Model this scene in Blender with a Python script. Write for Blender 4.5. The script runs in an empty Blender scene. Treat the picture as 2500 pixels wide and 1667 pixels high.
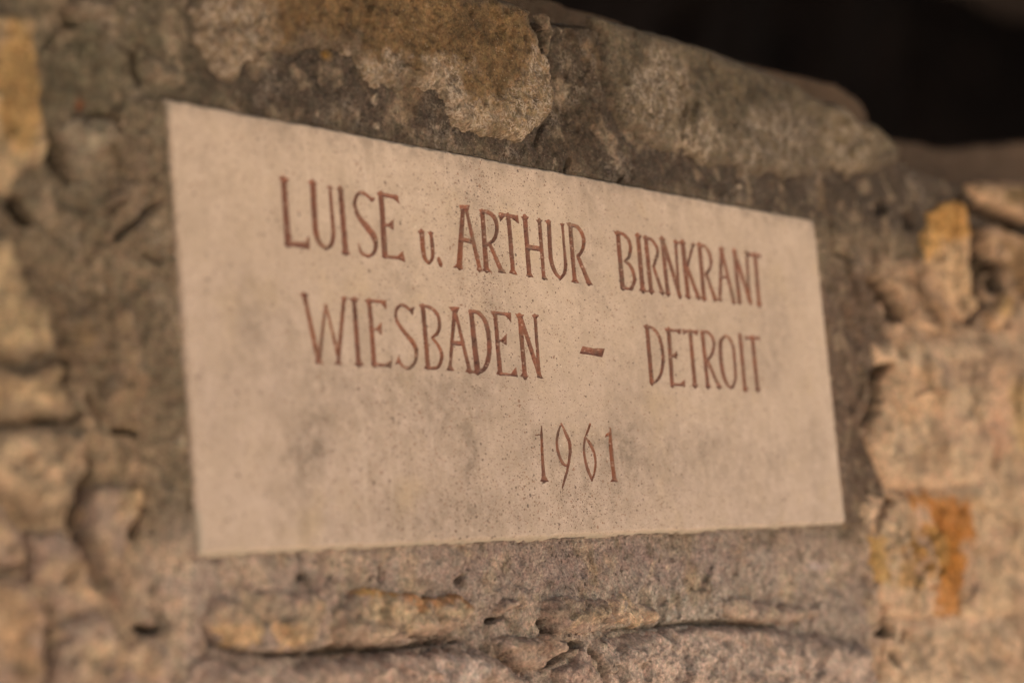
import bpy, math, random
import numpy as np
from mathutils import Matrix, Vector

random.seed(7)
scene = bpy.context.scene
COL = scene.collection

# ------------------------------------------------------------------ camera, world, sun, exposure
CAM = np.array([-0.6848455211, -0.6687057458, -0.0311016999])
M = np.array([[0.5886507974, -0.8036644847, -0.0872561442],
              [0.0445907788, 0.1400545545, -0.9891392138],
              [0.8071566770, 0.5783667675, 0.1182792504]])     # rows: right, down, forward
FPX = 76.54 / 36 * 2500
cam_d = bpy.data.cameras.new('camera')
cam = bpy.data.objects.new('camera', cam_d)
COL.objects.link(cam)
R = Matrix(((M[0][0], -M[1][0], -M[2][0]), (M[0][1], -M[1][1], -M[2][1]), (M[0][2], -M[1][2], -M[2][2])))
cam.matrix_world = Matrix.Translation(Vector(CAM)) @ R.to_4x4()
cam_d.sensor_width = 36
cam_d.lens = 76.54
cam_d.clip_start = 0.02
cam_d.clip_end = 200
cam_d.dof.use_dof = True
cam_d.dof.aperture_fstop = 4.0
scene.camera = cam

SUN_EL, SUN_ROT = math.radians(48), math.radians(132)   # rotation from +Y (north), clockwise
world = bpy.data.worlds.new('World')
scene.world = world
world.use_nodes = True
nt = world.node_tree
nt.nodes.clear()
sky = nt.nodes.new('ShaderNodeTexSky')
sky.sky_type = 'NISHITA'
sky.sun_disc = False
sky.sun_elevation = SUN_EL
sky.sun_rotation = SUN_ROT
bg = nt.nodes.new('ShaderNodeBackground')
bg.inputs['Strength'].default_value = 0.05
wo = nt.nodes.new('ShaderNodeOutputWorld')
nt.links.new(sky.outputs[0], bg.inputs[0])
nt.links.new(bg.outputs[0], wo.inputs[0])
sd = bpy.data.lights.new('sun', 'SUN')
sd.energy = 4.5
sd.angle = math.radians(0.5)
sd.color = (1.0, 0.94, 0.87)
sun = bpy.data.objects.new('sun', sd)
COL.objects.link(sun)
sdir = Vector((math.sin(SUN_ROT) * math.cos(SUN_EL), math.cos(SUN_ROT) * math.cos(SUN_EL), math.sin(SUN_EL)))
sun.rotation_euler = sdir.to_track_quat('Z', 'Y').to_euler()
sun.location = (0, -3, 4)
scene.view_settings.view_transform = 'Standard'
scene.view_settings.look = 'None'
scene.view_settings.gamma = 1
scene.view_settings.exposure = 1.88
scene.cycles.max_bounces = 8
scene.cycles.diffuse_bounces = 5


# ------------------------------------------------------------------ photograph pixel <-> wall plane
def at(u, v, y=0.0):
    """Point of the wall plane (depth y) seen at the 2500x1667 pixel (u, v): returns arrays X, Z."""
    u = np.asarray(u, float); v = np.asarray(v, float)
    a = (u - 1250) / FPX; b = (v - 833.5) / FPX
    d = [M[0][k] * a + M[1][k] * b + M[2][k] for k in range(3)]
    s = (y - CAM[1]) / d[1]
    return CAM[0] + s * d[0], CAM[2] + s * d[2]


def px(X, Z):
    X = np.asarray(X, float); Z = np.asarray(Z, float)
    q = [X - CAM[0], np.full_like(X, -CAM[1]), Z - CAM[2]]
    r = [sum(M[k][j] * q[j] for j in range(3)) for k in range(3)]
    return r[0] / r[2] * FPX + 1250, r[1] / r[2] * FPX + 833.5


def zm(pts, z):
    """zoom-view coordinates -> photograph pixels.  z = (ox, oy, scale)"""
    return [(z[0] + p[0] / z[2], z[1] + p[1] / z[2]) for p in pts]


def plane(pts, y=0.0):
    p = np.array(pts, float)
    X, Z = at(p[:, 0], p[:, 1], y)
    return np.stack([X, Z], 1)


fx, fz = at(1290, 720)
fp = np.array([float(fx), 0, float(fz)])
cam_d.dof.focus_distance = float(M[2] @ (fp - CAM))


# ------------------------------------------------------------------ numpy noise
def _hash(ix, iy, seed):
    h = (ix.astype(np.int64) * 374761393 + iy.astype(np.int64) * 668265263 + seed * 974711) & 0x7fffffff
    h = ((h ^ (h >> 13)) * 1274126177) & 0x7fffffff
    h = (h ^ (h >> 16)) & 0xffffff
    return h / float(0xffffff)


def noise(x, y, seed=0):
    x0 = np.floor(x); y0 = np.floor(y)
    fx_ = x - x0; fy_ = y - y0
    sx = fx_ ** 3 * (fx_ * (fx_ * 6 - 15) + 10); sy = fy_ ** 3 * (fy_ * (fy_ * 6 - 15) + 10)
    def g(ix, iy, dx, dy):
        a = _hash(ix, iy, seed) * 6.2831853
        return np.cos(a) * dx + np.sin(a) * dy
    a = g(x0, y0, fx_, fy_); b = g(x0 + 1, y0, fx_ - 1, fy_)
    c = g(x0, y0 + 1, fx_, fy_ - 1); d = g(x0 + 1, y0 + 1, fx_ - 1, fy_ - 1)
    return ((a + (b - a) * sx) + ((c + (d - c) * sx) - (a + (b - a) * sx)) * sy) * 1.5


def fbm(x, y, f, oct=4, seed=0, gain=0.5):
    s = 0; a = 1.0; t = 0
    for i in range(oct):
        s = s + a * noise(x * f, y * f, seed + i * 17); t += a
        a *= gain; f *= 2.03
    return s / t


def ridged(x, y, f, oct=3, seed=0):
    s = 0; a = 1.0; t = 0
    for i in range(oct):
        s = s + a * (1 - np.abs(noise(x * f, y * f, seed + i * 31)) * 2); t += a
        a *= 0.5; f *= 2.1
    return s / t


def cells(x, y, f, seed=0):
    """worley: (F1, F2, id-hash) on a jittered grid"""
    x = x * f; y = y * f
    x0 = np.floor(x); y0 = np.floor(y)
    f1 = np.full(x.shape, 9.0); f2 = np.full(x.shape, 9.0); idv = np.zeros(x.shape)
    gx = np.zeros(x.shape); gy = np.zeros(x.shape)
    for i in (-1, 0, 1):
        for j in (-1, 0, 1):
            cx = x0 + i; cy = y0 + j
            jx = _hash(cx, cy, seed); jy = _hash(cx, cy, seed + 5)
            dx = x - cx - jx; dy = y - cy - jy
            d = np.sqrt(dx * dx + dy * dy)
            near = d < f1
            f2 = np.where(near, f1, np.minimum(f2, d))
            gx = np.where(near, dx, gx); gy = np.where(near, dy, gy)
            idv = np.where(near, _hash(cx, cy, seed + 9), idv)
            f1 = np.where(near, d, f1)
    return f1, f2, idv, gx, gy


def facets(x, y, f, seed=0):
    """chipped rock: every cell is a plane with its own tilt"""
    wx = x + fbm(x, y, f * 1.5, 2, seed + 3) * 0.25 / f; wy = y + fbm(x, y, f * 1.5, 2, seed + 4) * 0.25 / f
    f1, f2, i, gx, gy = cells(wx, wy, f, seed)
    a = i * 6.28 * 7
    return (np.cos(a) * gx + np.sin(a) * gy) * 0.8 + (((i * 37) % 1) - 0.5) * 0.5


def sstep(a, b, x):
    t = np.clip((x - a) / (b - a), 0, 1)
    return t * t * (3 - 2 * t)


# ------------------------------------------------------------------ distance fields (negative inside)
def sd_poly(P, x, y):
    n = len(P); d = np.full(x.shape, 1e9); ins = np.zeros(x.shape, bool)
    for i in range(n):
        ax, ay = P[i]; bx, by = P[(i + 1) % n]
        ex, ey = bx - ax, by - ay
        wx, wy = x - ax, y - ay
        t = np.clip((wx * ex + wy * ey) / (ex * ex + ey * ey + 1e-18), 0, 1)
        d = np.minimum(d, (wx - ex * t) ** 2 + (wy - ey * t) ** 2)
        if ay != by:
            c = ((ay > y) != (by > y)) & (x < (bx - ax) * (y - ay) / (by - ay) + ax)
            ins ^= c
    d = np.sqrt(d)
    return np.where(ins, -d, d)


def sd_path(P, Wd, x, y):
    d = np.full(x.shape, 1e9)
    for i in range(len(P) - 1):
        ax, ay = P[i]; bx, by = P[i + 1]
        ex, ey = bx - ax, by - ay
        wx, wy = x - ax, y - ay
        t = np.clip((wx * ex + wy * ey) / (ex * ex + ey * ey + 1e-18), 0, 1)
        r = Wd[i] + (Wd[i + 1] - Wd[i]) * t
        d = np.minimum(d, np.sqrt((wx - ex * t) ** 2 + (wy - ey * t) ** 2) - r)
    return d


def smooth_pts(pts, ws, k=6):
    if len(pts) < 3:
        return pts, ws
    P = np.array(pts, float); Wv = np.array(ws, float)
    out = []; ow = []
    Q = np.vstack([2 * P[0] - P[1], P, 2 * P[-1] - P[-2]])
    for i in range(1, len(Q) - 2):
        for j in range(k):
            t = j / k
            p = 0.5 * ((2 * Q[i]) + (-Q[i - 1] + Q[i + 1]) * t + (2 * Q[i - 1] - 5 * Q[i] + 4 * Q[i + 1] - Q[i + 2]) * t * t
                       + (-Q[i - 1] + 3 * Q[i] - 3 * Q[i + 1] + Q[i + 2]) * t ** 3)
            out.append(tuple(p)); ow.append(Wv[i - 1] + (Wv[i] - Wv[i - 1]) * t)
    out.append(tuple(P[-1])); ow.append(Wv[-1])
    return out, ow


# ------------------------------------------------------------------ clipped grid mesh
def clip_grid(xs, zs, field, want=None):
    """Triangles of the grid where field >= 0, cut exactly along field == 0.
    returns vx, vz (vertex coordinates) and tris"""
    nx, nz = len(xs), len(zs)
    ins = field >= 0
    gid = -np.ones((nx, nz), np.int64)
    X, Z = np.meshgrid(xs, zs, indexing='ij')
    gid[ins] = np.arange(ins.sum())
    vx = [X[ins]]; vz = [Z[ins]]
    cnt = int(ins.sum())
    def cut(A, B, sa, sb):
        nonlocal cnt
        fa, fb = field[sa], field[sb]
        m = (fa >= 0) != (fb >= 0)
        t = np.clip(fa[m] / (fa[m] - fb[m]), 0.02, 0.98)
        ids = -np.ones(m.shape, np.int64)
        ids[m] = cnt + np.arange(m.sum())
        vx.append(X[sa][m] + (X[sb][m] - X[sa][m]) * t)
        vz.append(Z[sa][m] + (Z[sb][m] - Z[sa][m]) * t)
        cnt += int(m.sum())
        return ids
    s = slice
    H = cut(0, 0, (s(0, -1), s(None)), (s(1, None), s(None)))
    V = cut(0, 0, (s(None), s(0, -1)), (s(None), s(1, None)))
    D = cut(0, 0, (s(0, -1), s(0, -1)), (s(1, None), s(1, None)))
    a = gid[:-1, :-1].ravel(); b = gid[1:, :-1].ravel(); c = gid[1:, 1:].ravel(); d = gid[:-1, 1:].ravel()
    h0 = H[:, :-1].ravel(); h1 = H[:, 1:].ravel(); v0 = V[:-1, :].ravel(); v1 = V[1:, :].ravel(); dd = D.ravel()
    tri = []
    for (p, q, r, pq, qr, rp) in ((a, b, c, h0, v1, dd), (a, c, d, dd, h1, v0)):
        n = (p >= 0).astype(int) + (q >= 0) + (r >= 0)
        m = n == 3
        tri.append(np.stack([p[m], q[m], r[m]], 1))
        for (x, y, z, xy, yz, zx) in ((p, q, r, pq, qr, rp), (q, r, p, qr, rp, pq), (r, p, q, rp, pq, qr)):
            m = (n == 1) & (x >= 0)
            tri.append(np.stack([x[m], xy[m], zx[m]], 1))
            m = (n == 2) & (z < 0)
            tri.append(np.stack([x[m], y[m], yz[m]], 1))
            tri.append(np.stack([x[m], yz[m], zx[m]], 1))
    tri = np.concatenate(tri)
    vx = np.concatenate(vx); vz = np.concatenate(vz)
    used = np.zeros(len(vx), bool); used[tri.ravel()] = True
    remap = np.cumsum(used) - 1
    return vx[used], vz[used], remap[tri]


def np_mesh(name, co, tris, mat, parent=None, attrs=None, smooth=True):
    me = bpy.data.meshes.new(name)
    nv, nf = len(co), len(tris)
    me.vertices.add(nv); me.vertices.foreach_set('co', np.asarray(co, np.float32).ravel())
    me.loops.add(nf * 3); me.loops.foreach_set('vertex_index', np.asarray(tris, np.int32).ravel())
    me.polygons.add(nf)
    me.polygons.foreach_set('loop_start', np.arange(0, nf * 3, 3, dtype=np.int32))
    me.polygons.foreach_set('loop_total', np.full(nf, 3, np.int32))
    me.polygons.foreach_set('use_smooth', np.full(nf, smooth, bool))
    me.update(calc_edges=True)
    for k, arr in (attrs or {}).items():
        if arr.ndim == 2:
            at_ = me.attributes.new(k, 'FLOAT_COLOR', 'POINT')
            at_.data.foreach_set('color', np.concatenate([arr, np.ones((nv, 1))], 1).astype(np.float32).ravel())
        else:
            at_ = me.attributes.new(k, 'FLOAT', 'POINT')
            at_.data.foreach_set('value', arr.astype(np.float32))
    me.materials.append(mat)
    o = bpy.data.objects.new(name, me)
    COL.objects.link(o)
    if parent is not None:
        o.parent = parent
        o.location = -parent.location
    return o


# ------------------------------------------------------------------ colour: pigments, from how they look in the picture
K = np.array([1.0, 1.0, 1.0]) * 1.0


def lin(c):
    c = np.array(c, float) / 255
    return np.where(c <= 0.04045, c / 12.92, ((c + 0.055) / 1.055) ** 2.4)


def pig(c):
    return np.clip(lin(c) * 0.83, 0.004, 0.85)


def pigr(c):
    """rough rock and mortar: paler than they look, because their own relief shades them"""
    v = lin(c) * 1.65
    return np.maximum(v / max(1.0, float(v.max()) / 0.78), 0.004)


# ------------------------------------------------------------------ node helpers
class NT:
    def __init__(s, name):
        s.m = bpy.data.materials.new(name); s.m.use_nodes = True
        s.t = s.m.node_tree; s.t.nodes.clear()
        s.out = s.n('ShaderNodeOutputMaterial'); s.b = s.n('ShaderNodeBsdfPrincipled')
        s.l(s.b.outputs[0], s.out.inputs[0])
        s.tc = s.n('ShaderNodeTexCoord').outputs['Object']
    def n(s, t, **k):
        o = s.t.nodes.new(t)
        for a, v in k.items(): setattr(o, a, v)
        return o
    def l(s, a, b): s.t.links.new(a, b)
    def put(s, v, sock):
        if hasattr(v, 'is_output') or hasattr(v, 'links'): s.l(v, sock)
        else: sock.default_value = v
    def noise(s, sc, det=4, rough=0.55, vec=None):
        o = s.n('ShaderNodeTexNoise'); o.inputs['Scale'].default_value = sc
        o.inputs['Detail'].default_value = det; o.inputs['Roughness'].default_value = rough
        s.l(vec or s.tc, o.inputs['Vector']); return o.outputs['Fac']
    def vor(s, sc, vec=None, feature='F1'):
        o = s.n('ShaderNodeTexVoronoi', feature=feature); o.inputs['Scale'].default_value = sc
        s.l(vec or s.tc, o.inputs['Vector']); return o
    def math(s, op, a, b=0.0, clamp=False):
        o = s.n('ShaderNodeMath', operation=op, use_clamp=clamp)
        s.put(a, o.inputs[0]); s.put(b, o.inputs[1]); return o.outputs[0]
    def rng(s, v, a, b, c=0.0, d=1.0):
        o = s.n('ShaderNodeMapRange'); s.put(v, o.inputs[0])
        for i, x in enumerate((a, b, c, d)): s.put(x, o.inputs[i + 1])
        return o.outputs[0]
    def mix(s, f, a, b, mode='MIX'):
        o = s.n('ShaderNodeMix', data_type='RGBA', blend_type=mode)
        s.put(f, o.inputs[0])
        for v, k in ((a, 6), (b, 7)):
            if isinstance(v, (tuple, list, np.ndarray)): o.inputs[k].default_value = (*[float(q) for q in v[:3]], 1)
            else: s.l(v, o.inputs[k])
        return o.outputs[2]
    def attr(s, name):
        o = s.n('ShaderNodeAttribute', attribute_name=name); return o
    def map(s, scale):
        o = s.n('ShaderNodeMapping'); s.l(s.tc, o.inputs[0]); o.inputs['Scale'].default_value = scale
        return o.outputs[0]
    def bump(s, h, dist, strength=1.0, prev=None):
        o = s.n('ShaderNodeBump'); o.inputs['Distance'].default_value = dist
        o.inputs['Strength'].default_value = strength
        s.l(h, o.inputs['Height'])
        if prev is not None: s.l(prev, o.inputs['Normal'])
        return o.outputs[0]
    def fin(s, col, nrm=None, rough=0.9, spec=0.15):
        s.put(col, s.b.inputs['Base Color']) if not isinstance(col, np.ndarray) else None
        s.put(rough, s.b.inputs['Roughness']); s.b.inputs['Specular IOR Level'].default_value = spec
        if nrm is not None: s.l(nrm, s.b.inputs['Normal'])
        return s.m


def mat_rock(name, speck=0.5, grain=1.0):
    s = NT(name)
    col = s.attr('pigment').outputs['Color']
    n1 = s.noise(38, 4, 0.6); n2 = s.noise(190, 6, 0.7); n3 = s.noise(620, 5, 0.7)
    v = s.rng(n1, 0.3, 0.7, 0.86, 1.14)
    g = s.math('MULTIPLY', v, s.rng(n2, 0.3, 0.7, 1 - 0.36 * grain, 1 + 0.34 * grain))
    g = s.math('MULTIPLY', g, s.rng(n3, 0.32, 0.68, 1 - 0.50 * grain, 1 + 0.50 * grain))
    vm = s.n('ShaderNodeVectorMath', operation='SCALE'); s.l(col, vm.inputs[0]); s.l(g, vm.inputs['Scale'])
    col = vm.outputs[0]
    # hue drifts between pinkish and olive grains
    tint = s.mix(s.rng(s.noise(240, 4, 0.7), 0.35, 0.65), (1.07, 0.97, 0.93), (0.95, 1.02, 0.97))
    col = s.mix(1.0, col, tint, 'MULTIPLY')
    # pale crust growing as a net, dark hollows between
    cr = s.attr('crust').outputs['Fac']
    net = s.rng(s.math('ABSOLUTE', s.math('SUBTRACT', s.noise(330, 4, 0.6), 0.5)), 0.0, 0.06, 1.0, 0.0)
    net = s.math('MULTIPLY', net, s.rng(s.noise(130, 3, 0.6), 0.38, 0.56))
    col = s.mix(s.math('MULTIPLY', s.math('MULTIPLY', cr, net), 0.85), col, pigr((176, 154, 128)))
    hol = s.math('MULTIPLY', cr, s.rng(s.noise(210, 4, 0.65), 0.52, 0.60))
    col = s.mix(s.math('MULTIPLY', hol, 0.6), col, pigr((72, 58, 44)))
    # sand grains and pin holes
    vo = s.vor(330); sepc = s.n('ShaderNodeSeparateColor'); s.l(vo.outputs['Color'], sepc.inputs[0])
    dd = s.math('ADD', vo.outputs['Distance'], s.rng(n3, 0.3, 0.7, -0.16, 0.16))
    thr = s.math('MULTIPLY', s.rng(sepc.outputs[0], 0.55, 1.0, 0.0, 0.48), s.rng(s.noise(50, 3), 0.38, 0.6, 0.25, 1.0))
    f = s.math('LESS_THAN', dd, thr)
    col = s.mix(s.math('MULTIPLY', f, speck), col, pigr((62, 49, 38)))
    vo2 = s.vor(760); sep2 = s.n('ShaderNodeSeparateColor'); s.l(vo2.outputs['Color'], sep2.inputs[0])
    f2 = s.math('LESS_THAN', s.math('ADD', vo2.outputs['Distance'], s.rng(n3, 0.3, 0.7, -0.1, 0.1)), s.rng(sep2.outputs[1], 0.75, 1.0, 0.0, 0.4))
    col = s.mix(s.math('MULTIPLY', f2, 0.22), col, pigr((190, 164, 134)))
    # soil and painted-in shade darken deep cracks and the plaque joint
    dirt_shade = s.attr('dirt_shade').outputs['Fac']
    col = s.mix(s.math('MULTIPLY', dirt_shade, 0.85), col, pigr((38, 29, 21)))
    b = s.bump(s.noise(240, 6, 0.72), 0.006, 0.9 * grain)
    b = s.bump(n3, 0.0022, 0.9 * grain, b)
    b = s.bump(s.math('MULTIPLY', f, -1.0), 0.0016, 0.7, b)
    return s.fin(col, b, 0.93, 0.12)


def mat_plaque():
    s = NT('plaque_sandstone')
    n1 = s.noise(9, 3, 0.5); n2 = s.noise(60, 5, 0.65); n3 = s.noise(600, 3, 0.6)
    col = s.mix(s.rng(n1, 0.35, 0.65), pig((210, 180, 148)), pig((196, 167, 137)))
    lowr = s.attr('low').outputs['Fac']
    col = s.mix(s.math('MULTIPLY', lowr, 0.6), col, pig((198, 170, 144)))
    col = s.mix(s.rng(n2, 0.35, 0.75, 0.0, 0.6), col, pig((186, 158, 124)))
    col = s.mix(s.rng(s.noise(22, 3), 0.58, 0.75, 0, 0.35), col, pig((205, 172, 122)))
    sm = s.attr('smudge').outputs['Fac']
    sm = s.math('MULTIPLY', sm, s.rng(s.noise(120, 5, 0.7), 0.3, 0.62))
    col = s.mix(s.math('MULTIPLY', sm, 0.85, True), col, pig((136, 116, 94)))
    g = s.rng(n3, 0.3, 0.7, 0.93, 1.07)
    vm = s.n('ShaderNodeVectorMath', operation='SCALE'); s.l(col, vm.inputs[0]); s.l(g, vm.inputs['Scale'])
    col = vm.outputs[0]
    dens = s.attr('speck').outputs['Fac']
    tot = None
    for sc, lo, rr in ((330, 0.90, 0.36), (640, 0.66, 0.44), (1150, 0.45, 0.46)):
        vo = s.vor(sc); sp = s.n('ShaderNodeSeparateColor'); s.l(vo.outputs['Color'], sp.inputs[0])
        thr = s.math('ADD', s.rng(sp.outputs[0], s.math('SUBTRACT', 1.0, s.math('MULTIPLY', dens, 1 - lo)), 1.0, 0.0, rr), s.rng(n3, 0.3, 0.7, -0.09, 0.09))
        f = s.math('LESS_THAN', vo.outputs['Distance'], thr)
        tone = s.mix(s.rng(sp.outputs[1], 0, 1), pig((84, 66, 54)), pig((150, 108, 80)))
        col = s.mix(s.math('MULTIPLY', f, 0.75), col, tone)
        tot = f if tot is None else s.math('MAXIMUM', tot, f)
    vo = s.vor(300); sp = s.n('ShaderNodeSeparateColor'); s.l(vo.outputs['Color'], sp.inputs[0])
    f = s.math('LESS_THAN', vo.outputs['Distance'], s.rng(sp.outputs[2], 0.965, 1.0, 0.0, 0.25))
    col = s.mix(s.math('MULTIPLY', f, 0.4), col, pig((232, 208, 176)))
    # faint upright chisel scratches
    w = s.noise(1.0, 2, 0.5, s.map((420, 420, 9)))
    scr = s.math('MULTIPLY', s.rng(w, 0.64, 0.70), s.rng(s.noise(14, 2), 0.5, 0.6))
    col = s.mix(s.math('MULTIPLY', scr, 0.28), col, pig((226, 198, 168)))
    ed = s.attr('edge').outputs['Fac']
    col = s.mix(s.math('MULTIPLY', ed, s.rng(n2, 0.3, 0.7, 0.3, 0.9)), col, pig((172, 158, 132)))
    b = s.bump(s.noise(330, 5, 0.7), 0.0012, 0.45)
    b = s.bump(s.math('MULTIPLY', tot, -1.0), 0.0008, 0.6, b)
    return s.fin(col, b, 0.85, 0.2)


def mat_letter():
    s = NT('worn_red_paint')
    n = s.noise(160, 5, 0.65); n2 = s.noise(600, 4, 0.65); nl = s.noise(26, 3)
    col = s.mix(s.rng(n, 0.35, 0.65), pig((164, 106, 80)), pig((132, 96, 76)))
    col = s.mix(s.rng(nl, 0.5, 0.7, 0, 0.7), col, pig((172, 108, 72)))
    wear = s.attr('rim').outputs['Fac']
    wf = s.rng(s.math('ADD', s.math('MULTIPLY', n2, 0.9), wear), 0.62, 0.95)
    col = s.mix(s.math('MULTIPLY', wf, 0.7), col, pig((164, 132, 104)))
    col = s.mix(s.rng(s.noise(60, 4, 0.7), 0.55, 0.66, 0, 0.6), col, pig((142, 118, 94)))
    col = s.mix(s.rng(s.noise(48, 4, 0.7), 0.60, 0.72, 0, 0.6), col, pig((84, 56, 42)))
    vo = s.vor(620); sp = s.n('ShaderNodeSeparateColor'); s.l(vo.outputs['Color'], sp.inputs[0])
    f = s.math('LESS_THAN', s.math('ADD', vo.outputs['Distance'], s.rng(n2, 0.3, 0.7, -0.15, 0.15)), s.rng(sp.outputs[0], 0.45, 1.0, 0.0, 0.55))
    col = s.mix(s.math('MULTIPLY', f, 0.6), col, s.mix(s.rng(sp.outputs[1], 0.35, 0.65), pig((92, 56, 42)), pig((206, 168, 136))))
    dark_spot = s.attr('dark_spot').outputs['Fac']  # darkens three spots on the characters
    col = s.mix(s.math('MULTIPLY', dark_spot, s.rng(n2, 0.3, 0.6, 0.5, 1.0)), col, pig((48, 38, 36)))
    b = s.bump(s.noise(500, 5, 0.7), 0.0014, 0.7)
    return s.fin(col, b, 0.8, 0.2)


def mat_plain(name, c, sc=3.0, var=0.25, bumpd=0.01, rough=0.95):
    s = NT(name)
    n = s.noise(sc, 6, 0.6)
    c = np.array(c, float)
    col = s.mix(s.rng(n, 0.3, 0.7), c * (1 - var), c * (1 + var))
    return s.fin(col, s.bump(s.noise(sc * 6, 5, 0.65), bumpd, 0.8), rough, 0.1)


M_STONE = mat_rock('rubble_stone', 0.40, 0.85)
M_MORTAR = mat_rock('old_mortar', 0.62, 1.0)
M_PLAQUE = mat_plaque()
M_LETTER = mat_letter()

# ------------------------------------------------------------------ the surroundings that light and shade the wall
def boxm(name, x0, x1, y0, y1, z0, z1, mat, kind=None, parent=None):
    v = [(x, y, z) for x in (x0, x1) for y in (y0, y1) for z in (z0, z1)]
    f = [(0, 1, 3, 2), (4, 6, 7, 5), (0, 4, 5, 1), (2, 3, 7, 6), (0, 2, 6, 4), (1, 5, 7, 3)]
    me = bpy.data.meshes.new(name); me.from_pydata(v, [], f); me.materials.append(mat)
    o = bpy.data.objects.new(name, me); COL.objects.link(o)
    if kind: o['kind'] = kind
    if parent is not None:
        o.parent = parent; o.location = -parent.location
    return o


GZ = -1.25
M_GROUND = mat_plain('pale_gravel_ground', (0.49, 0.435, 0.40), 2.5, 0.12, 0.01)
M_DARK = mat_plain('shade_dark_rock', (0.0045, 0.0025, 0.0016), 2.2, 0.5, 0.05)  # near-black colour paints in the shade of the unlit recess
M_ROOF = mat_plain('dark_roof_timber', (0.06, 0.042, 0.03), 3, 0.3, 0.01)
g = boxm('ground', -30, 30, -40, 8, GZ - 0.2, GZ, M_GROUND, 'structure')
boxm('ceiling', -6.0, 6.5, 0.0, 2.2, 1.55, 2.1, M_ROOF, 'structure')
boxm('added_shade_roof', -6.0, 3.7, -2.3, -0.003, 1.9, 2.05, M_ROOF, 'structure')  # out-of-view roof, added and sized to shade the wall


def rough_panel(name, org, U, V, nu, nv, amp, f, mat, seed):
    a = np.linspace(0, 1, nu); b = np.linspace(0, 1, nv)
    A, B = np.meshgrid(a, b, indexing='ij')
    U = np.array(U, float); V = np.array(V, float); N = np.cross(U, V); N /= np.linalg.norm(N)
    lu, lv = np.linalg.norm(U), np.linalg.norm(V)
    h = facets(A * lu, B * lv, f, seed) * amp + fbm(A * lu, B * lv, f * 2, 3, seed) * amp * 0.5
    co = np.array(org)[None, None] + A[..., None] * U + B[..., None] * V + h[..., None] * N
    idx = np.arange(nu * nv).reshape(nu, nv)
    p, q, r, t = idx[:-1, :-1].ravel(), idx[1:, :-1].ravel(), idx[1:, 1:].ravel(), idx[:-1, 1:].ravel()
    tri = np.concatenate([np.stack([p, q, r], 1), np.stack([p, r, t], 1)])
    o = np_mesh(name, co.reshape(-1, 3), tri, mat)
    o['kind'] = 'structure'
    return o


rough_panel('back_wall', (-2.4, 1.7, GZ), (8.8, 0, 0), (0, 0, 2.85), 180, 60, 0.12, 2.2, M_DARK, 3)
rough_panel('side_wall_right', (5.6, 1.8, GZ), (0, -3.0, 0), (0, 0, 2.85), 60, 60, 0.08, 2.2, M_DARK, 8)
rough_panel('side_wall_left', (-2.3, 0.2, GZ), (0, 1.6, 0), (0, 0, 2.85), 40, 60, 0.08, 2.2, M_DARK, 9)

# ------------------------------------------------------------------ zoom frames used for tracing (ox, oy, scale)
ZA = (650, 400, 5.6); ZB = (1000, 450, 4.9); ZC = (1460, 540, 5.3455); ZD = (720, 700, 3.7333)
ZE = (1360, 770, 4.3556); ZF = (1260, 1000, 7.4667)
Z1 = (0, 0, 2.613); Z2 = (800, 0, 2.613); Z3 = (1650, 0, 2.613); Z4 = (0, 550, 2.613); Z5 = (1900, 500, 2.613)
Z6 = (0, 1067, 2.613); Z7 = (800, 1067, 2.613); Z8 = (1650, 1067, 2.613); Z0 = (0, 0, 0.9408)

# ------------------------------------------------------------------ inscription: strokes ('s', points, widths) and wedges ('p', points)
def S(pts, *w):
    w = list(w)
    if len(w) == 1: w = w * len(pts)
    if len(w) != len(pts):
        w = list(np.interp(np.linspace(0, 1, len(pts)), np.linspace(0, 1, len(w)), w))
    return ('s', pts, w)
def P(*pts): return ('p', list(pts))

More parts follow.
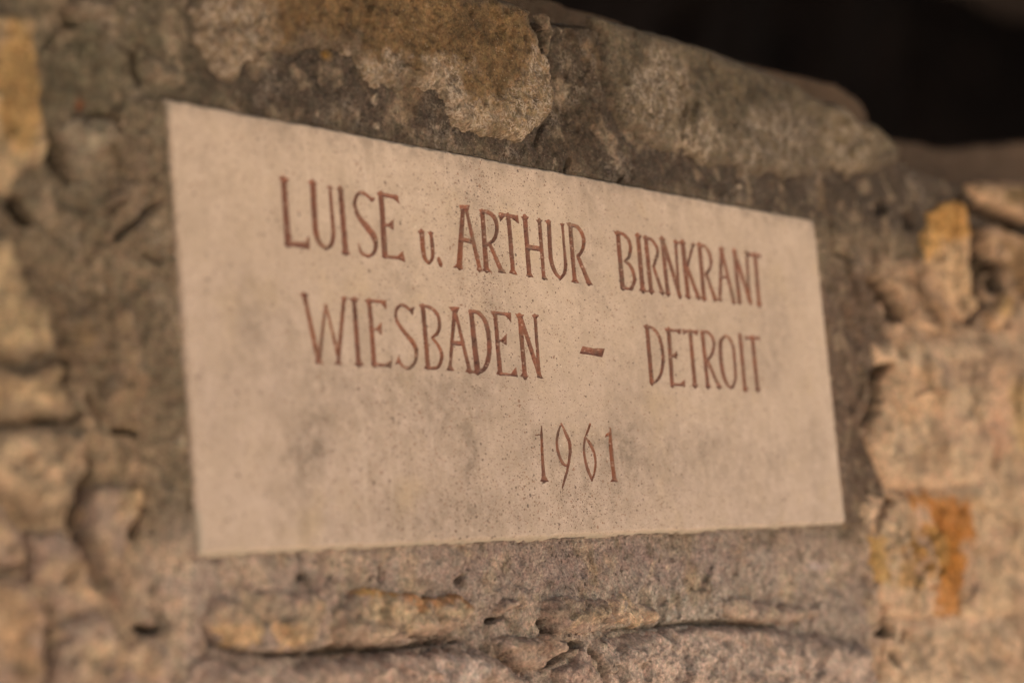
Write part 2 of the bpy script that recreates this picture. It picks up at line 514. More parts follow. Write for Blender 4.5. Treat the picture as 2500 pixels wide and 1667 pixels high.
GLYPHS = [
 ('letter', ZA, [S([(238, 215), (300, 1085)], 72, 88), P((155, 180), (318, 205), (262, 310)), P((222, 1108), (600, 1170), (560, 1072), (300, 1062)), P((587, 985), (600, 1170), (490, 1120))]),
 ('letter', ZA, [S([(632, 270), (665, 800), (690, 980), (740, 1090), (815, 1158)], 78, 78, 76, 62, 45), S([(815, 1158), (885, 1110), (918, 980), (905, 760), (868, 330)], 45, 55, 58, 50, 42), P((558, 235), (692, 265), (640, 360)), P((815, 303), (912, 320), (872, 375))]),
 ('letter', ZA, [S([(1015, 350), (1085, 1200)], 68, 74), P((948, 323), (1070, 345), (1020, 430)), P((1018, 1225), (1157, 1242), (1085, 1120))]),
 ('letter', ZA, [S([(1440, 500), (1400, 450), (1330, 402), (1262, 408), (1217, 490), (1217, 600), (1270, 730), (1380, 870), (1465, 980), (1500, 1090), (1475, 1210), (1390, 1262), (1300, 1210), (1262, 1095)], 34, 44, 50, 46, 50, 52, 64, 84, 84, 60, 46, 42, 38, 18), P((1492, 470), (1447, 532), (1395, 445))]),
 ('letter', ZA, [S([(1570, 420), (1622, 1240)], 68, 76), S([(1535, 412), (1790, 462)], 48, 58), P((1503, 383), (1600, 400), (1560, 480)), P((1792, 428), (1828, 555), (1690, 445)), S([(1600, 832), (1722, 848)], 36), P((1738, 758), (1743, 918), (1650, 842)), S([(1612, 1266), (1850, 1292)], 46), P((1870, 1188), (1903, 1352), (1770, 1280)), P((1578, 1282), (1690, 1292), (1620, 1190))]),
 ('letter', ZA, [S([(2125, 940), (2140, 1150), (2165, 1285), (2220, 1362)], 62, 62, 56, 32), S([(2220, 1362), (2268, 1290), (2272, 1150), (2250, 955)], 32, 46, 50, 46), P((2063, 913), (2168, 920), (2125, 1010)), P((2198, 930), (2292, 940), (2250, 1010))]),
 ('full_stop', ZB, [S([(352, 905), (370, 952)], 46, 50)]),
 ('letter', ZB, [S([(635, 300), (610, 700), (597, 975)], 48, 60, 66), S([(678, 320), (752, 650), (838, 1010)], 34, 44, 48), P((588, 248), (718, 250), (692, 335), (610, 325)), S([(605, 655), (755, 690)], 52), P((523, 992), (643, 1016), (600, 905)), P((798, 1025), (868, 1032), (832, 945))]),
 ('letter', ZB, [S([(865, 335), (918, 1010)], 50, 60), S([(855, 320), (940, 340), (1010, 400), (1040, 490), (1035, 590), (1000, 670), (935, 720)], 42, 48, 50, 46, 44, 42, 38), S([(960, 720), (1090, 1015)], 40, 54), P((868, 1030), (982, 1056), (915, 950)), P((1058, 1052), (1162, 1070), (1090, 970)), P((823, 303), (900, 302), (870, 390))]),
 ('letter', ZB, [S([(1085, 358), (1285, 398)], 34, 44), P((1060, 338), (1082, 447), (1150, 368)), P((1295, 368), (1308, 477), (1190, 390)), S([(1178, 380), (1237, 1040)], 48), P((1188, 1060), (1293, 1086), (1235, 980))]),
 ('letter', ZB, [S([(1378, 400), (1430, 1070)], 52), S([(1552, 440), (1605, 1110)], 42), S([(1400, 748), (1570, 776)], 58), P((1323, 383), (1427, 390), (1380, 460)), P((1508, 423), (1587, 430), (1550, 490)), P((1393, 1096), (1488, 1117), (1430, 1020)), P((1578, 1130), (1653, 1142), (1608, 1060))]),
 ('letter', ZB, [S([(1665, 460), (1690, 880), (1740, 1045), (1805, 1128)], 48, 50, 46, 30), S([(1805, 1128), (1852, 1060), (1866, 950), (1848, 750), (1825, 490)], 30, 40, 40, 30, 28), P((1613, 433), (1697, 440), (1668, 510)), P((1793, 468), (1852, 475), (1826, 530))]),
 ('letter', ZB, [S([(1920, 500), (1975, 1140)], 48), S([(1895, 485), (1995, 505), (2060, 580), (2085, 680), (2070, 780), (2020, 862)], 36, 40, 42, 42, 40, 36), S([(2018, 868), (2145, 1175)], 42, 50), P((1868, 458), (1965, 490), (1925, 550)), P((1933, 1166), (2033, 1187), (1975, 1090)), P((2108, 1180), (2203, 1212), (2140, 1110))]),
 ('letter', ZC, [S([(262, 170), (320, 855)], 55, 60), S([(230, 150), (325, 170), (400, 250), (425, 350), (405, 460), (350, 518)], 38, 40, 42, 42, 40, 34), S([(350, 518), (420, 580), (465, 680), (475, 780), (435, 882)], 36, 42, 46, 46, 42), S([(300, 868), (440, 886)], 38), P((198, 123), (295, 150), (255, 230))]),
 ('letter', ZC, [S([(520, 200), (582, 890)], 56), P((473, 173), (570, 185), (525, 270)), P((528, 906), (648, 927), (580, 830))]),
 ('letter', ZC, [S([(620, 230), (690, 910)], 52), S([(590, 215), (690, 240), (758, 330), (775, 420), (742, 530), (722, 610)], 36, 38, 40, 40, 38, 34), S([(722, 600), (832, 925)], 38, 48), P((638, 922), (743, 932), (690, 840)), P((783, 932), (864, 942), (826, 870))]),
 ('letter', ZC, [S([(835, 240), (908, 940)], 52), S([(850, 260), (1065, 965)], 46, 54), S([(1010, 270), (1052, 860)], 36), P((788, 223), (888, 230), (840, 300)), P((868, 946), (953, 962), (905, 870)), P((973, 253), (1075, 270), (1015, 330))]),
 ('letter', ZC, [S([(1105, 290), (1175, 970)], 56), S([(1240, 300), (1165, 595)], 32, 38), S([(1163, 600), (1310, 985)], 44, 50), P((1053, 273), (1153, 280), (1110, 350)), P((1128, 986), (1223, 1003), (1175, 900)), P((1208, 288), (1273, 300), (1240, 360)), P((1268, 990), (1353, 1008), (1305, 920))]),
 ('letter', ZC, [S([(1325, 320), (1385, 1000)], 52), S([(1300, 308), (1390, 328), (1450, 410), (1475, 520), (1460, 610), (1412, 695)], 34, 38, 40, 40, 38, 34), S([(1412, 690), (1530, 1015)], 40, 46), P((1338, 1012), (1433, 1027), (1385, 940)), P((1488, 1015), (1560, 1032), (1520, 950)), P((1273, 288), (1375, 318), (1325, 375))]),
 ('letter', ZC, [S([(1610, 370), (1590, 1015)], 46, 42), S([(1620, 400), (1770, 1045)], 38, 46), S([(1597, 727), (1705, 736)], 36), P((1563, 348), (1658, 350), (1610, 420)), P((1556, 1022), (1623, 1032), (1590, 940)), P((1738, 1052), (1803, 1062), (1765, 990))]),
 ('letter', ZC, [S([(1780, 400), (1847, 1045)], 50), S([(1790, 430), (1988, 1050)], 46, 50), S([(1937, 420), (1977, 960)], 36), P((1738, 378), (1818, 385), (1780, 450)), P((1813, 1052), (1883, 1067), (1845, 980)), P((1903, 398), (1995, 420), (1940, 470))]),
 ('letter', ZC, [S([(1975, 432), (2112, 456)], 38), S([(2050, 450), (2107, 1085)], 46), P((2126, 428), (2122, 496), (2055, 445)), P((1968, 408), (1966, 470), (2020, 438)), P((2063, 1087), (2153, 1098), (2105, 1020))]),
 ('letter', ZD, [S([(85, 75), (215, 665)], 38, 40), S([(280, 170), (225, 650)], 18, 38), S([(285, 170), (395, 620)], 18, 34), S([(447, 110), (398, 680)], 34, 32), P((43, 60), (128, 65), (90, 130)), P((413, 98), (482, 97), (450, 148)), P((178, 697), (268, 707), (215, 630)), P((363, 706), (437, 712), (398, 640))]),
 ('letter', ZD, [S([(540, 120), (583, 700)], 40, 44), P((488, 103), (584, 105), (545, 168)), P((538, 714), (634, 720), (585, 650))]),
 ('letter', ZD, [S([(678, 130), (725, 705)], 38, 42), S([(655, 125), (822, 138)], 26), P((832, 120), (834, 208), (770, 138)), S([(715, 387), (785, 387)], 18), P((790, 323), (793, 443), (735, 387)), S([(705, 706), (868, 718)], 28), P((887, 663), (878, 744), (810, 715)), P((636, 116), (705, 125), (670, 178))]),
 ('letter', ZD, [S([(1070, 240), (1035, 200), (975, 167), (930, 197), (918, 260), (937, 330), (1000, 420), (1075, 512), (1105, 590), (1092, 690), (1030, 742), (970, 710), (945, 635)], 18, 28, 30, 28, 26, 28, 36, 42, 36, 28, 28, 24, 10), P((1090, 183), (1068, 264), (1030, 200)), P((915, 706), (968, 695), (940, 640))]),
 ('letter', ZD, [S([(1165, 185), (1212, 725)], 40), S([(1140, 175), (1220, 185), (1290, 240), (1318, 320), (1305, 410), (1248, 466)], 24, 26, 30, 30, 28, 24), S([(1250, 465), (1310, 540), (1340, 630), (1310, 725), (1250, 742), (1190, 738)], 24, 28, 32, 32, 26, 22), P((1126, 158), (1195, 175), (1160, 228)), P((1176, 748), (1240, 748), (1205, 680))]),
 ('letter', ZD, [S([(1455, 210), (1415, 745)], 36, 26), S([(1468, 250), (1595, 765)], 28, 34), S([(1430, 510), (1522, 517)], 40), P((1398, 183), (1503, 185), (1482, 235), (1445, 238)), P((1378, 762), (1458, 767), (1415, 690)), P((1553, 776), (1628, 788), (1590, 710))]),
 ('letter', ZD, [S([(1608, 240), (1665, 765)], 42, 50), S([(1590, 225), (1675, 238), (1738, 320), (1765, 430), (1775, 560), (1755, 690), (1705, 765), (1625, 776)], 32, 34, 38, 40, 42, 42, 36, 24)]),
 ('letter', ZD, [S([(1828, 250), (1870, 780)], 36, 38), S([(1805, 235), (1962, 253)], 26), P((1970, 232), (1974, 323), (1910, 253)), S([(1860, 490), (1920, 490)], 18), P((1932, 428), (1932, 537), (1870, 490)), S([(1852, 792), (2008, 806)], 22), P((2015, 730), (2028, 824), (1960, 800)), P((1783, 220), (1855, 235), (1820, 288)), P((1833, 797), (1900, 797), (1868, 730))]),
 ('letter', ZD, [S([(2050, 270), (2095, 815)], 38, 40), S([(2065, 300), (2228, 800)], 34, 38), S([(2190, 270), (2225, 760)], 28), P((2008, 248), (2090, 255), (2050, 320)), P((2053, 817), (2128, 828), (2092, 750)), P((2158, 256), (2225, 258), (2190, 308)), P((2203, 826), (2265, 840), (2230, 760))]),
 ('dash', ZE, [P((275, 325), (390, 350), (505, 352), (482, 445), (360, 418), (243, 405))]),
 ('letter', ZE, [S([(955, 130), (1005, 705)], 42, 44), S([(930, 117), (1015, 138), (1085, 230), (1120, 370), (1126, 500), (1100, 630), (1050, 702), (990, 714)], 24, 30, 34, 36, 38, 32, 28, 22), P((912, 103), (985, 125), (950, 180))]),
 ('letter', ZE, [S([(1185, 160), (1225, 732)], 42), S([(1162, 152), (1308, 165)], 28), P((1312, 138), (1314, 208), (1250, 160)), S([(1210, 435), (1265, 430)], 22), P((1277, 378), (1277, 468), (1215, 432)), S([(1215, 728), (1345, 742)], 28), P((1360, 678), (1364, 764), (1290, 735)), P((1135, 135), (1215, 150), (1180, 205))]),
 ('letter', ZE, [S([(1340, 163), (1490, 175)], 28), P((1323, 143), (1340, 208), (1400, 165)), P((1499, 148), (1496, 218), (1430, 175)), S([(1415, 180), (1465, 742)], 40), P((1428, 752), (1503, 757), (1463, 680))]),
 ('letter', ZE, [S([(1545, 190), (1600, 752)], 38), S([(1525, 175), (1600, 180), (1655, 240), (1668, 320), (1645, 410), (1598, 482)], 26, 30, 32, 34, 32, 26), S([(1602, 488), (1720, 757)], 32, 36), P((1568, 762), (1643, 767), (1600, 692)), P((1688, 766), (1763, 772), (1718, 700))]),
 ('letter', ZE, [S([(1785, 217), (1742, 280), (1740, 400), (1755, 560), (1790, 690), (1850, 767), (1893, 700), (1898, 600), (1887, 450), (1870, 320), (1830, 240), (1785, 217)], 26, 38, 42, 42, 38, 28, 28, 30, 30, 30, 28, 26)]),
 ('letter', ZE, [S([(1945, 220), (2000, 782)], 38), P((1968, 786), (2043, 792), (2000, 722))]),
 ('letter', ZE, [S([(2003, 236), (2148, 240)], 28), S([(2080, 245), (2132, 782)], 40), P((1998, 212), (1998, 264), (2050, 238)), P((2157, 216), (2157, 270), (2100, 240)), P((2098, 787), (2173, 797), (2130, 720))]),
 ('digit', ZF, [S([(465, 300), (462, 480), (478, 900), (502, 1275)], 18, 46, 50, 70), P((433, 1307), (598, 1312), (510, 1170)), S([(350, 460), (440, 452)], 24, 14)]),
 ('digit', ZF, [S([(830, 245), (772, 400), (742, 600), (768, 780), (835, 950), (900, 1012), (952, 1005)], 14, 42, 46, 48, 54, 48, 30), S([(830, 260), (900, 420), (965, 560), (985, 720), (970, 900), (930, 1110), (880, 1280), (840, 1418)], 18, 52, 58, 54, 44, 42, 42, 24)]),
 ('digit', ZF, [S([(1352, 268), (1308, 385), (1262, 495)], 36, 40, 18), S([(1265, 500), (1350, 620), (1420, 780), (1447, 950), (1430, 1120), (1383, 1285)], 26, 56, 46, 40, 38, 30), S([(1258, 520), (1236, 700), (1260, 900), (1310, 1100), (1378, 1275)], 36, 38, 42, 52, 40)]),
 ('digit', ZF, [S([(1720, 335), (1720, 600), (1750, 950), (1785, 1245)], 18, 66, 68, 72), P((1718, 1312), (1858, 1307), (1785, 1180)), P((1625, 497), (1640, 443), (1705, 405), (1700, 475))]),
]

# ------------------------------------------------------------------ the plaque, with the letters cut into it
PW, PH = 0.60, 0.20253
PFRONT = 0.003          # the plaque stands 4 mm proud of the wall plane
gx = np.arange(-0.0006, PW + 0.0009, 0.00058); gz = np.arange(-0.0006, PH + 0.0009, 0.00052)
GX, GZg = np.meshgrid(gx, gz, indexing='ij')
union = np.full(GX.shape, 1.0)
glyph_fields = []
jit = fbm(GX, GZg, 900, 2, 5) * 0.00022 + fbm(GX, GZg, 260, 2, 6) * 0.00018
for kind, zf, shapes in GLYPHS:
    prim = []
    for sh in shapes:
        if sh[0] == 's':
            pts, ws = smooth_pts(sh[1], sh[2])
            pp = plane(zm(pts, zf), -PFRONT)
            rad = []
            for i in range(len(pts)):
                a = np.array(pts[max(0, i - 1)]); b = np.array(pts[min(len(pts) - 1, i + 1)])
                t = (b - a) / (np.linalg.norm(b - a) + 1e-9); nn = np.array([-t[1], t[0]]) * ws[i] / 2
                q = plane(zm([tuple(np.array(pts[i]) + nn), tuple(np.array(pts[i]) - nn)], zf), -PFRONT)
                # half width measured square to the stroke in the plane of the stone
                ia = plane(zm([tuple(a), tuple(b)], zf), -PFRONT); tt = ia[1] - ia[0]; tt /= np.linalg.norm(tt) + 1e-12
                w = q[0] - q[1]; rad.append(abs(w[0] * tt[1] - w[1] * tt[0]) / 2)
            prim.append(('s', pp, rad))
        else:
            prim.append(('p', plane(zm(sh[1], zf), -PFRONT), None))
    allp = np.vstack([p[1] for p in prim])
    x0, z0 = allp.min(0) - 0.004; x1, z1 = allp.max(0) + 0.004
    i0, i1 = np.searchsorted(gx, [x0, x1]); j0, j1 = np.searchsorted(gz, [z0, z1])
    X, Z = GX[i0:i1, j0:j1], GZg[i0:i1, j0:j1]
    f = np.full(X.shape, 1.0)
    for p in prim:
        f = np.minimum(f, sd_path(p[1], p[2], X, Z) if p[0] == 's' else sd_poly(p[1], X, Z))
    f = f + jit[i0:i1, j0:j1] - 0.00012
    union[i0:i1, j0:j1] = np.minimum(union[i0:i1, j0:j1], f)
    glyph_fields.append((kind, i0, i1, j0, j1, f))


def plaque_relief(x, z):
    """front surface of the plaque, metres proud of the wall plane"""
    e = np.minimum(np.minimum(x, PW - x), np.minimum(z, PH - z)) + fbm(x, z, 120, 3, 21) * 0.0009 + fbm(x, z, 14, 2, 23) * 0.0005
    eb = z + fbm(x, z, 120, 3, 21) * 0.0010 + fbm(x, z, 18, 2, 23) * 0.0006
    h = PFRONT - 0.0028 * (1 - sstep(-0.0008, 0.0012, e)) ** 1.5 - 0.0035 * (1 - sstep(-0.0005, 0.0030, eb))
    h += fbm(x, z, 14, 3, 25) * 0.0005 + fbm(x, z, 160, 2, 26) * 0.00012
    return h, e


plaque = bpy.data.objects.new('stone_plaque', None)
COL.objects.link(plaque)
plaque.location = (PW / 2, 0, 0)
plaque['label'] = 'pale sandstone plaque with carved red-brown lettering set into the rubble wall'
plaque['category'] = 'plaque'

vx, vz, tri = clip_grid(gx, gz, union)
h, e = plaque_relief(vx, vz)
u_, v_ = px(vx, vz)


def blob(u, v, cx, cy, rx, ry, rot=0):
    c, s_ = math.cos(rot), math.sin(rot)
    a = (u - cx) * c + (v - cy) * s_; b = -(u - cx) * s_ + (v - cy) * c
    return np.exp(-((a / rx) ** 2 + (b / ry) ** 2))


warp = fbm(vx, vz, 30, 3, 31) * 40
su, sv = u_ + warp, v_ + fbm(vx, vz, 30, 3, 32) * 40
speck = 0.42 + 0.2 * fbm(vx, vz, 25, 3, 33)
for q in ((1150, 560, 60, 220, 0.9), (1180, 720, 90, 90, 0.7), (1150, 470, 260, 60, 0.35), (1000, 1120, 330, 130, 0.8), (1230, 1230, 330, 80, 0.9),
          (1000, 960, 180, 60, 0.5), (1500, 1210, 260, 70, 0.5), (820, 1070, 130, 60, 0.4), (1450, 760, 200, 60, 0.25)):
    speck = speck + q[4] * blob(su, sv, *q[:4])
smudge = 0.10 + 0.7 * np.clip(fbm(vx, vz, 16, 4, 35) + 0.05, 0, 1) + 0.4 * np.clip(fbm(vx, vz * 0.35, 40, 3, 36), 0, 1) + 0.5 * (1 - sstep(0.0, 0.010, PH - vz + fbm(vx, vz, 50, 3, 37) * 0.01))
for q in ((735, 1090, 45, 110, 0.9, 0.2), (620, 800, 30, 90, 0.35, 0.1), (1080, 1030, 70, 70, 0.35, 0), (1130, 1100, 25, 120, 0.6, 0), (1030, 930, 140, 40, 0.35, 0),
          (1350, 1090, 250, 60, 0.3, 0), (1600, 1120, 300, 80, 0.45, 0), (1150, 1250, 300, 60, 0.3, 0), (900, 1000, 200, 70, 0.3, 0), (1150, 560, 40, 150, 0.25, 0), (1450, 470, 60, 40, 0.2, 0), (1000, 1290, 250, 60, 0.3, 0)):
    smudge = smudge + q[4] * blob(su, sv, q[0], q[1], q[2], q[3], q[5])
edge = (1 - sstep(0.0005, 0.0035, e)) * (vz < 0.02) + 0.5 * (1 - sstep(0.0, 0.002, e)) * (vz > PH - 0.01)
co = np.stack([vx, -h, vz], 1)
# sides and back closed: skirt round the border of the grid
bx = [gx[0], gx[-1]]; bz = [gz[0], gz[-1]]
onb = np.isclose(vx, gx[0]) | np.isclose(vx, gx[-1]) | np.isclose(vz, gz[0]) | np.isclose(vz, gz[-1])
ids = np.where(onb)[0]
cx, cz = PW / 2, PH / 2
per = []
def side_sorted(mask, key): 
    k = np.where(mask)[0]; return list(k[np.argsort(key[k])])
loop = side_sorted(np.isclose(vz, gz[0]), vx) + side_sorted(np.isclose(vx, gx[-1]), vz)[1:] + side_sorted(np.isclose(vz, gz[-1]), -vx)[1:] + side_sorted(np.isclose(vx, gx[0]), -vz)[1:-1]
n0 = len(co); L = len(loop)
back = co[loop].copy(); back[:, 1] = 0.035
co = np.vstack([co, back, [[cx, 0.035, cz]]])
st = []
for i in range(L):
    j = (i + 1) % L
    st += [(loop[i], n0 + i, n0 + j), (loop[i], n0 + j, loop[j]), (n0 + i, n0 + L, n0 + j)]
tri = np.vstack([tri, np.array(st)])
pad = lambda a: np.concatenate([a, np.zeros(L + 1)])
np_mesh('slab', co, tri, M_PLAQUE, plaque, {'speck': pad(np.clip(speck, 0, 1.6)), 'smudge': pad(np.clip(smudge, 0, 1)), 'edge': pad(edge), 'low': pad(sstep(650, 1150, v_ + 0.25 * (1250 - u_) + warp * 2))})

spotx, spotz = at(*zm([(95, 85)], ZD)[0])
spot2x, spot2z = at(*zm([(458, 430)], ZF)[0])
spot3x, spot3z = at(*zm([(1650, 690)], ZD)[0])
for kind, i0, i1, j0, j1, f in glyph_fields:
    lx, lz, lt = clip_grid(gx[i0:i1], gz[j0:j1], -f)
    # interpolate f at clipped vertices by re-sampling the grid bilinearly
    fi = np.clip((lx - gx[i0]) / (gx[1] - gx[0]), 0, f.shape[0] - 1.001); fj = np.clip((lz - gz[j0]) / (gz[1] - gz[0]), 0, f.shape[1] - 1.001)
    ii = fi.astype(int); jj = fj.astype(int); a = fi - ii; b = fj - jj
    fv = f[ii, jj] * (1 - a) * (1 - b) + f[ii + 1, jj] * a * (1 - b) + f[ii, jj + 1] * (1 - a) * b + f[ii + 1, jj + 1] * a * b
    dist = np.maximum(-fv, 0)
    dist[dist < 0.00004] = 0
    depth = np.minimum(dist * 1.25, 0.0028) + np.where(dist > 0, 0.00012, 0) + np.where(dist > 0.0003, fbm(lx, lz, 420, 2, 41) * 0.00022, 0)
    hh, _ = plaque_relief(lx, lz)
    dark_spot = np.exp(-((lx - spotx) ** 2 + (lz - spotz) ** 2) / 0.0038 ** 2) + 0.9 * np.exp(-((lx - spot2x) ** 2 + (lz - spot2z) ** 2) / 0.004 ** 2)
    dark_spot = dark_spot + 0.55 * np.exp(-(((lx - spot3x) / 0.002) ** 2 + ((lz - spot3z) / 0.006) ** 2))
    np_mesh(kind, np.stack([lx, -(hh - depth), lz], 1), lt, M_LETTER, plaque,
            {'rim': 0.35 * (1 - sstep(0, 0.0009, dist)), 'dark_spot': np.clip(dark_spot, 0, 1)})

# ------------------------------------------------------------------ the rubble wall
wall = bpy.data.objects.new('rubble_wall', None)
COL.objects.link(wall)
wall.location = (0.5, 0.18, GZ)
wall['label'] = 'weathered rubble stone wall smeared with grey-brown mortar around the pale plaque'
wall['category'] = 'wall'

TOP_PX = [(1232, 0), (1282, 19), (1305, 23), (1450, 36), (1527, 57), (1650, 92), (1727, 115), (1841, 161), (1941, 203), (1987, 237), (2056, 253),
          (2090, 291), (2132, 299), (2170, 337), (2224, 383), (2293, 406), (2366, 440), (2500, 444)]
tp = plane(TOP_PX)
TX = np.concatenate([[-0.6, -0.1, 0.12], tp[:, 0], [1.2, 1.7]])
TZ = np.concatenate([[0.300, 0.302, 0.300], tp[:, 1], [tp[-1, 1] + 0.004, tp[-1, 1] - 0.01]])


def topz(x):
    return np.interp(x, TX, TZ)


